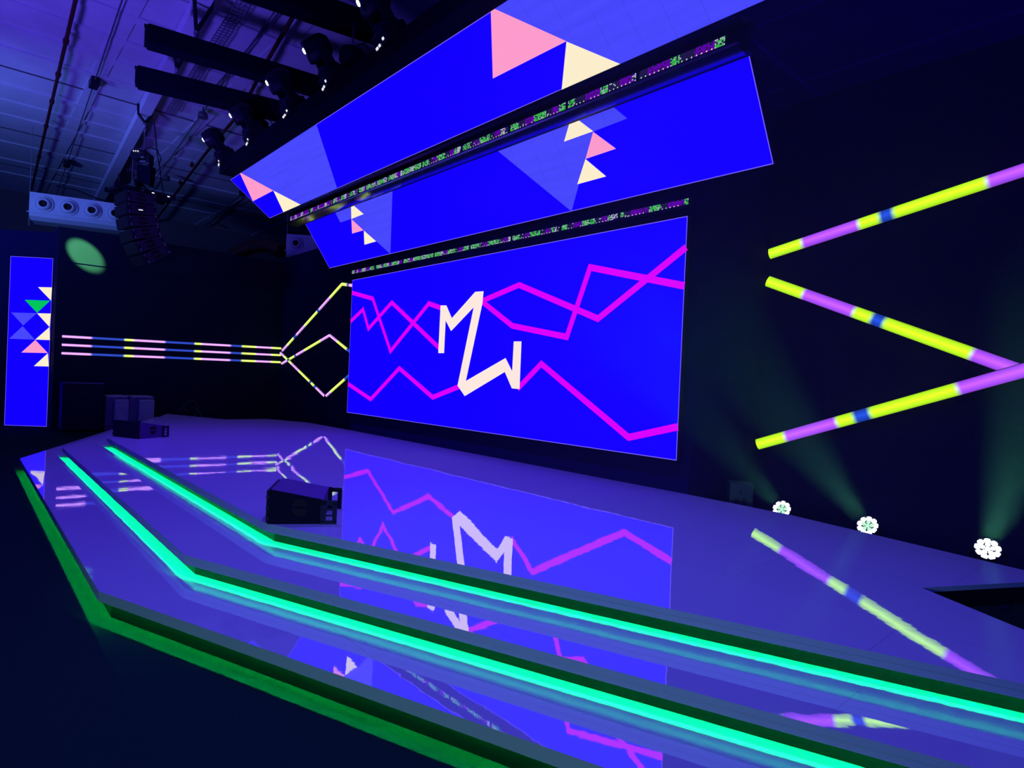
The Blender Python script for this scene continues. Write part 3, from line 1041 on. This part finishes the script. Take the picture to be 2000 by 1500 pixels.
for i, ang in enumerate(angs):
    a = math.radians(ang)
    fv = f0 * math.cos(a) - Vector((0, 0, 1)) * math.sin(a)
    dv = -Vector((0, 0, 1)) * math.cos(a) - f0 * math.sin(a)
    c = pos + dv * (bh / 2)
    pos = pos + dv * bh
    CM = axes(nside, -fv, -dv, c)
    part = MB()
    x0, x1 = bw / 2, bw / 2 - 0.0
    # slightly tapered cabinet, shallower at the rear
    hv = bh / 2 - 0.008
    part.add([CM @ Vector(p) for p in ((-x0, -bd / 2, -hv), (x0, -bd / 2, -hv), (x0, -bd / 2, hv), (-x0, -bd / 2, hv),
                                       (-x0, bd / 2, -hv * 0.86), (x0, bd / 2, -hv * 0.86), (x0, bd / 2, hv * 0.86), (-x0, bd / 2, hv * 0.86))],
             [(0, 1, 2, 3), (5, 4, 7, 6), (1, 5, 6, 2), (4, 0, 3, 7), (3, 2, 6, 7), (4, 5, 1, 0)], ARRAYPAINT)
    cab = part.build('speaker_cabinet', t, True)
    g = MB()
    g.box((0, -bd / 2 - 0.012, 0), (bw - 0.02, 0.022, bh - 0.05), GRILLE, CM)
    go = MB.build(g, 'grille', cab, True)
    g = MB()
    for zz in (0.075, -0.075):
        n = 16
        vs = [CM @ Vector((x0 + 0.004, -0.02 + 0.15 * math.cos(math.pi * k / (n - 1)), zz * 0.35 + math.copysign(0.10 * math.sin(math.pi * k / (n - 1)), zz))) for k in range(n)]
        g.add(vs, [list(range(n))], THROAT)
    MB.build(g, 'handle_recess', cab, True)
    for yy, zz in ((-bd / 2 + 0.05, 0.0), (bd / 2 - 0.06, 0.0)):
        g = MB()
        g.box((x0 + 0.008, yy, zz), (0.02, 0.05, bh * 0.96), BLACK, CM)
        g.box((x0 + 0.022, yy, zz + bh * 0.34), (0.012, 0.02, 0.05), STEEL, CM)
        g.box((x0 + 0.022, yy, zz - bh * 0.30), (0.012, 0.02, 0.09), STEEL, CM)
        MB.build(g, 'rigging_bar', cab, True)
    if i == 1:
        g = MB()
        g.box((x0 + 0.006, -0.05, -0.03), (0.008, 0.12, 0.03), E_DOT, CM)
        MB.build(g, 'badge', cab, True)


# ------------------------------------------------------------------ air blowers with jet nozzles
def blower(p, dirv, n, sp, label, extra=0.25, scale=1.0):
    d = Vector(dirv).normalized()
    out = Vector((d.y, -d.x, 0))
    M = axes(d, -out, (0, 0, 1), p)
    t = thing('air_blower', label, 'air blower', tuple(p))
    L = sp * (n - 1) + 2 * 0.42 * scale
    H = 0.80 * scale
    b = MB()
    prof = [(0.02, H / 2), (0.0, -H / 2 + 0.16), (0.06, -H / 2 - 0.02), (0.25, -H / 2 - 0.14), (0.9, -H / 2 - 0.16), (0.9, H / 2)]
    m_ = len(prof)
    x0 = -0.42 * scale
    vs = [(x0, q[0], q[1]) for q in prof] + [(x0 + L, q[0], q[1]) for q in prof]
    fs = [(i, (i + 1) % m_, m_ + (i + 1) % m_, m_ + i) for i in range(m_)] + [list(range(m_))[::-1], list(range(m_, 2 * m_))]
    b.add([M @ Vector(v) for v in vs], fs, DUCTWHITE)
    b.box((x0 + L / 2, 0.01, -H / 2 + 0.10), (L + 0.12, 0.05, 0.03), DUCTWHITE, M)
    b.build('casing', t, True)
    for k in range(n):
        NM = M @ axes((1, 0, 0), (0, 0, 1), (0, -1, 0), (k * sp, 0, 0.02))
        q = MB()
        s = scale
        q.lathe([(0.29 * s, 0.0), (0.29 * s, 0.02), (0.25 * s, 0.035), (0.245 * s, 0.01), (0.23 * s, 0.01), (0.225 * s, 0.06), (0.17 * s, 0.135), (0.125 * s, 0.15), (0.12 * s, 0.10), (0.115 * s, 0.02)], DUCTWHITE, n=32, M=NM)
        no = q.build('nozzle', t, True)
        q = MB()
        q.lathe([(0.001, 0.06), (0.119 * s, 0.075)], THROAT, n=24, M=NM)
        MB.build(q, 'throat', no, True)
    q = MB()
    for xe in (x0 - 0.03, x0 + L + 0.03):
        q.tube([M @ Vector((xe, 0.2, -H / 2 - 0.35)), M @ Vector((xe, 0.2, 2.7))], 0.014, STEEL, n=6)
    q.build('hanger_rod', t, True)


blower((-12.33, -5.55, 7.61), (0.279, 0.96, 0), 4, 0.71, 'white air blower with four round nozzles left of the hanging speakers')
blower((-9.10, 2.20, 7.20), (0.60, 0.80, 0), 2, 0.90, 'dim white air blower half hidden behind the tilted banners', scale=0.95)
b = MB()
b.tube([(-12.9, 1.0, 7.0), (-12.1, 1.5, 7.35), (-11.3, 1.9, 7.4), (-10.6, 2.2, 7.1)], 0.28, REDPIPE, n=16)
tag(b.build('round_duct'), 'dull reddish curved duct beside the dim air blower', 'duct')
b = MB()
b.tube([(-12.75, -5.2, 8.45), (-12.65, -4.6, 8.42), (-12.5, -4.0, 8.22), (-12.4, -3.6, 8.18)], 0.03, BLACK, n=8)
tag(b.build('cable'), 'black cable drooping above the four nozzle air blower', 'cable')


# ------------------------------------------------------------------ moving head lights
def moving_head():
    t = thing('moving_head', '', 'moving light', (0, 0, 0), group='moving lights on the top truss')
    Y = Matrix.Rotation(math.radians(34), 4, 'X')
    b = MB()
    b.box((0, 0, 0.09), (0.44, 0.40, 0.20), BLACKGLOSS, Y, bevel=0.04)
    b.build('base', t)
    for (xx, zz, w) in ((-0.13, 0.03, 0.07), (-0.03, 0.03, 0.05), (0.14, 0.05, 0.05)):
        b = MB()
        b.box((xx, -0.204, zz), (w, 0.012, 0.03), E_DOT, Y)
        b.build('indicator', t)
    b = MB()
    b.lathe([(0.19, 0.18), (0.20, 0.22), (0.17, 0.27)], BLACKGLOSS, n=20, M=Y)
    for q in (-1, 1):
        b.box((q * 0.185, 0, 0.42), (0.05, 0.17, 0.36), BLACKGLOSS, Y, bevel=0.02)
    b.build('yoke', t)
    c = Y @ Vector((0, 0, 0.56))
    Hm = aim((-0.25, -0.80, -0.52), c)
    b = MB()
    b.lathe([(0.04, -0.22), (0.12, -0.205), (0.185, -0.13), (0.205, -0.02), (0.20, 0.08), (0.175, 0.17), (0.165, 0.20), (0.15, 0.19)], BLACKGLOSS, n=28, M=Hm)
    ho = b.build('head', t)
    b = MB()
    b.lathe([(0.15, 0.185), (0.11, 0.205), (0.001, 0.212)], LENS, n=24, M=Hm)
    MB.build(b, 'lens', ho)
    b = MB()
    b.lathe([(0.001, 0.235), (0.036, 0.228), (0.050, 0.205)], E_LENSDOT, n=14, M=Hm @ Matrix.Translation((0.05, 0.02, 0)))  # highlight on the lens, put in as a small glowing cap
    MB.build(b, 'lens_glint', ho)
    return t


proto = moving_head()
spots = [(-4.15, 'moving light at the left end of the top truss'), (-1.80, 'second moving light from the left, beside the truss hoist'), (0.70, 'third moving light from the left on the top truss'),
         (2.75, 'fourth moving light from the left, next to the round chain bag'), (5.0, 'fifth moving light from the left, bright glint over the highest banner'), (7.3, 'moving light cut by the upper photo edge above the pink triangle')]
for i, (x, lb) in enumerate(spots):
    o = proto if i == 0 else copy_tree(proto)
    o.location = (x, -1.96, 8.19)
    o.scale = (1.3, 1.3, 1.3)
    o.rotation_euler = (0, 0, math.radians(-14 + 3 * (i % 3)))
    o['label'] = lb

for (x, z, lb) in ((-2.25, 8.75, 'small dark chain hoist over the second moving light'), (3.10, 8.66, 'round dark chain hoist beside the fourth moving light')):
    t = thing('chain_hoist', lb, 'hoist', (x, -1.8, z), group='small hoists over the top truss')
    b = MB()
    b.lathe([(0.10, -0.24), (0.24, -0.16), (0.27, 0.0), (0.24, 0.16), (0.10, 0.22)], BLACK, n=20, M=Matrix.Rotation(0.5, 4, 'Y'))
    b.build('motor', t)
    b = MB()
    b.tube([(0, 0, 0.2), (0, 0, 0.62)], 0.016, STEEL, n=6)
    b.tube([(0, 0, -0.2), (0, -0.1, -0.5)], 0.016, STEEL, n=6)
    b.tube([(0.1, 0, 0.2), (0.3, 0.1, 0.22), (0.45, 0.2, 0.0), (0.48, 0.2, -0.42)], 0.015, BLACK, n=6)
    b.build('chain', t)
    b = MB()
    b.lathe([(0.02, 0.60), (0.06, 0.64), (0.06, 0.74), (0.02, 0.78)], BLACK, n=12)
    b.build('hook', t)


# ------------------------------------------------------------------ stage monitors
def monitor(p, a, label, W=0.70, sidemat=None):
    sidemat = sidemat or MONSHADE
    """p: camera-side tall bottom corner; a: direction from tall end to short end"""
    a = Vector((a[0], a[1], 0)).normalized()
    w = Vector((-a.y, a.x, 0))
    M = axes(a, w, (0, 0, 1), p)
    t = thing('stage_monitor', label, 'speaker', tuple(p))
    L, h0, h1 = 0.64, 0.345, 0.225
    prof = [(0.0, 0.0), (L - 0.12, 0.0), (L - 0.12, h1 + 0.02), (0.02, h0), (0.0, h0 - 0.03)]
    n = len(prof)
    b = MB()
    vs = [(q[0], 0.0, q[1]) for q in prof] + [(q[0], W, q[1]) for q in prof]
    fs = [list(range(n)), list(range(n, 2 * n))[::-1]] + [((i + 1) % n, i, n + i, n + (i + 1) % n) for i in range(n)]
    V = [M @ Vector(v) for v in vs]
    b.add(V, [fs[0], fs[1]], sidemat)
    b.add(V, fs[2:4] + fs[5:], BLACK)
    b.add(V, [fs[4]], MONLIT)
    b.build('cabinet', t, True)
    b = MB()
    b.box((-0.010, W / 2, h0 / 2), (0.02, W - 0.03, h0 - 0.03), GRILLE, M)
    b.build('grille', t, True)
    for s, yy in ((-1, -0.006), (1, W + 0.006)):
        b = MB()
        # side bracket with a slot for the hand
        for (x0, x1, z0, z1) in ((L - 0.14, L - 0.085, 0.02, h1 + 0.02), (L - 0.025, L + 0.02, 0.02, h1 - 0.01), (L - 0.14, L + 0.02, 0.0, 0.035), (L - 0.14, L + 0.02, h1 - 0.035, h1 + 0.012)):
            b.box(((x0 + x1) / 2, yy, (z0 + z1) / 2), (x1 - x0, 0.014, z1 - z0), BLACK, M)
        if s < 0:
            b.box((L - 0.055, yy, 0.145), (0.06, 0.012, 0.02), BLACK, M)
            b.box((L - 0.055, yy, 0.085), (0.06, 0.012, 0.016), BLACK, M)
        b.build('handle', t, True)
        b = MB()
        for sg in (1, -1):
            k2 = 16
            pts = [M @ Vector((0.30 + 0.075 * math.cos(math.pi * k / (k2 - 1)), yy - 0.001 * 0 + (-0.003 if s < 0 else 0.003) * 0 + (0.003 if s < 0 else -0.003), 0.165 + sg * (0.012 + 0.075 * math.sin(math.pi * k / (k2 - 1))))) for k in range(k2)]
            b.add(pts, [list(range(k2))], THROAT)
        b.build('side_recess', t, True)
    b = MB()
    for zz in (0.06, 0.16, 0.27):
        for yy in (0.0, W):
            b.box((-0.004, yy, zz), (0.03, 0.02, 0.03), BLACK, M)
    b.build('rigging_pin', t, True)
    return t


monitor((8.80, -5.33, 0.650), (0.34, 0.58), 'near black wedge speaker on the stage corner')
monitor((0.62, -4.87, 0.650), (-0.43, 0.90), 'far black wedge speaker near the left end of the stage', W=0.78, sidemat=MONLIT)  # sides take the lit colour, as if lit by the screen


# ------------------------------------------------------------------ floor wash lamps, cabinet and clutter
def par(p, aimdir, label, hot, power=1.0):
    z = Vector(aimdir).normalized()
    t = thing('par_lamp', label, 'floor lamp', tuple(p), group='round green floor lamps behind the stage')
    M = aim(z, p)
    b = MB()
    b.lathe([(0.03, -0.26), (0.09, -0.24), (0.125, -0.12), (0.13, 0.0), (0.128, 0.012), (0.118, 0.012), (0.118, -0.002)], BLACK, n=28, M=M)
    b.build('can', t, True)
    b = MB()
    b.lathe([(0.001, -0.004), (0.105, -0.004)], E_PAR, n=28, M=M, smooth=False)
    cells = [(0, 0)] + [(0.047 * math.cos(2 * math.pi * k / 5 + 0.3), 0.047 * math.sin(2 * math.pi * k / 5 + 0.3)) for k in range(5)]
    cells += [(0.091 * math.cos(2 * math.pi * k / 9 + 0.2), 0.091 * math.sin(2 * math.pi * k / 9 + 0.2)) for k in range(9)]
    for i, (cx, cy) in enumerate(cells):
        r = 0.0245 if i < 6 else 0.0315
        b.lathe([(r, 0.0), (r * 0.8, 0.006), (0.001, 0.010)], (E_PARHOT if hot or i > 5 else E_PAR), n=14, M=M @ Matrix.Translation((cx, cy, 0.0)))
    b.build('lens_plate', t, True)
    b = MB()
    side = (M.to_3x3() @ Vector((1, 0, 0))).normalized()
    side.z = 0
    side.normalize()
    P = Vector(p)
    for s in (-1, 1):
        b.tube([P + side * 0.15 * s, P + side * 0.15 * s + Vector((0, 0.06, 0)) - Vector((0, 0, P.z - 0.02))], 0.012, BLACK, n=6)
    b.box((P.x, P.y + 0.06, 0.015), (0.40, 0.34, 0.03), BLACK)
    b.build('floor_bracket', t, True)
    sp = lamp('par_beam', 'SPOT', tuple(P + z * 0.03), tuple(P + z), (800 if not hot else 1200) * power, (0.16, 1.0, 0.48), spot_size=math.radians(13), spot_blend=0.55, shadow_soft_size=0.09)
    sp.parent = t
    sp.location = z * 0.03
    return t


par((11.255, 0.62, 0.600), (0.056, -0.881, 0.47), 'farthest of the three floor lamps, half hidden by the stage edge', False, 0.45)
par((12.309, 0.60, 0.598), (-0.008, -0.873, 0.488), 'middle floor lamp with mint green lens behind the stage', False)
par((13.480, 0.60, 0.590), (0.22, -0.817, 0.533), 'nearest floor lamp with glaring white lens at right', True)

t = thing('equipment_cabinet', 'grey vented metal cabinet standing behind the stage right of the main screen', 'cabinet', (10.62, 0.72, 0))
CMx = axes(Vector((0.80, 0.60, 0)).normalized(), Vector((-0.60, 0.80, 0)).normalized(), (0, 0, 1), (10.50, 0.62, 0))
b = MB()
b.box((0.16, 0.14, 0.42), (0.32, 0.28, 0.84), CABINET, CMx, bevel=0.008)
b.build('casing', t, True)
b = MB()
for k in range(7):
    for xx in (0.10, 0.20):
        b.box((xx, -0.004, 0.46 + 0.026 * k), (0.065, 0.012, 0.010), THROAT, CMx)
b.build('vent_slots', t, True)
b = MB()
b.box((0.155, -0.004, 0.71), (0.012, 0.012, 0.06), THROAT, CMx)
b.build('latch', t, True)

# flight case, wrapped parcels and a light on the floor behind the left end of the stage
t = thing('flight_case', 'tall black flight case against the left wall beside the slim screen', 'case', (-8.3, -4.75, 0))
b = MB()
b.box((-8.3, -4.75, 0.78), (0.8, 1.05, 1.46), BLACK, bevel=0.02)
b.build('body', t, True)
b = MB()
b.box((-7.895, -4.75, 1.505), (0.02, 1.05, 0.02), STEEL)
b.box((-7.895, -4.75, 1.10), (0.02, 1.05, 0.02), BLACK)
b.build('metal_edge', t, True)
for sx in (-0.3, 0.3):
    for sy in (-0.4, 0.4):
        b = MB()
        b.lathe([(0.05, -0.02), (0.05, 0.02)], BLACK, n=14, M=Matrix.Translation((-8.3 + sx, -4.75 + sy, 0.05)) @ Matrix.Rotation(math.pi / 2, 4, 'X'))
        b.build('wheel', t, True)


def parcel(c, s, label, rot):
    t = thing('wrapped_parcel', label, 'parcel', (c[0], c[1], 0), group='plastic wrapped parcels by the left wall')
    M = Matrix.Translation(c) @ Matrix.Rotation(rot, 4, 'Z')
    b = MB()
    b.box((-0.08, 0, 0), (s[0], s[1], s[2]), WRAPDARK, M, bevel=0.04)
    b.build('carton', t, True)
    b = MB()
    b.box((s[0] / 2 - 0.02, s[1] * 0.17, 0.03), (0.10, s[1] * 0.62, s[2] * 0.72), WRAP, M, bevel=0.035)
    b.box((0.0, 0, s[2] / 2 - 0.02), (s[0] * 0.8, s[1] * 0.9, 0.07), WRAP, M, bevel=0.03)
    b.build('plastic_wrap', t, True)
    b = MB()
    z0 = -s[2] / 2
    b.box((-0.05, 0, z0 - 0.06), (s[0] * 0.9, s[1] * 0.95, 0.12), WRAPDARK, M)
    b.build('pallet', t, True)


parcel((-8.35, -3.87, 0.62), (0.75, 0.66, 0.98), 'plastic wrapped parcel next to the flight case', 0.10)
parcel((-8.30, -3.18, 0.62), (0.78, 0.72, 0.98), 'plastic wrapped parcel with shiny crease, right one of the pair', 0.06)

t = thing('cable_coil', 'loop of greenish cable on a dark floor light behind the left stage end', 'cable', (-7.6, -1.75, 0))
b = MB()
b.tube([(-7.6, -2.15, 0.66), (-7.6, -1.98, 0.88), (-7.6, -1.83, 1.02), (-7.6, -1.68, 0.98), (-7.6, -1.58, 0.82), (-7.6, -1.62, 0.62), (-7.55, -1.72, 0.4), (-7.5, -1.9, 0.06)], 0.016, CABINET, n=8)
b.tube([(-7.6, -1.74, 0.76), (-7.6, -1.60, 0.70), (-7.55, -1.50, 0.56), (-7.5, -1.48, 0.30), (-7.4, -1.6, 0.04)], 0.024, CABINET, n=8)
b.build('loop', t, True)
t = thing('floor_light', 'dark moving floor light in front of the left wall', 'floor lamp', (-7.8, -1.95, 0))
b = MB()
b.box((-7.8, -1.95, 0.12), (0.36, 0.42, 0.22), BLACK, bevel=0.03)
b.build('base', t, True)
b = MB()
for s in (-1, 1):
    b.box((-7.8, -1.95 + 0.19 * s, 0.40), (0.14, 0.05, 0.40), BLACK, bevel=0.015)
b.build('yoke', t, True)
FD = Vector((-9.0, -4.80, 5.585)) - Vector((-7.8, -1.95, 0.58))
b = MB()
FMx = aim(FD, (-7.8, -1.95, 0.56))
b.lathe([(0.05, -0.22), (0.13, -0.18), (0.15, 0.0), (0.14, 0.16), (0.12, 0.17)], BLACK, n=20, M=FMx)
b.build('head', t, True)
b = MB()
b.lathe([(0.001, 0.172), (0.115, 0.170)], P_WHITE, n=20, M=FMx)
b.build('lens', t, True)

# ------------------------------------------------------------------ thin stage haze lit by the floor lamps
b = MB()
b.prism([(9.6, -4.5), (15.2, -2.6), (17.2, -2.6), (17.2, 1.66), (10.5, 1.66), (10.2, 0.1), (9.6, 0.05)], 0.70, 6.4, BLACK)
hz = b.build('haze')
hm = bpy.data.materials.new('thin_haze')
hm.use_nodes = True
nt = hm.node_tree
nt.nodes.clear()
vs_ = nt.nodes.new('ShaderNodeVolumeScatter')
vs_.inputs['Color'].default_value = (1, 1, 1, 1)
vs_.inputs['Density'].default_value = 0.010
vs_.inputs['Anisotropy'].default_value = 0.3
oo = nt.nodes.new('ShaderNodeOutputMaterial')
nt.links.new(vs_.outputs[0], oo.inputs['Volume'])
hz.data.materials.clear()
hz.data.materials.append(hm)
hz['kind'] = 'stuff'
tag(hz, 'thin haze catching the green beams of the floor lamps', 'haze')
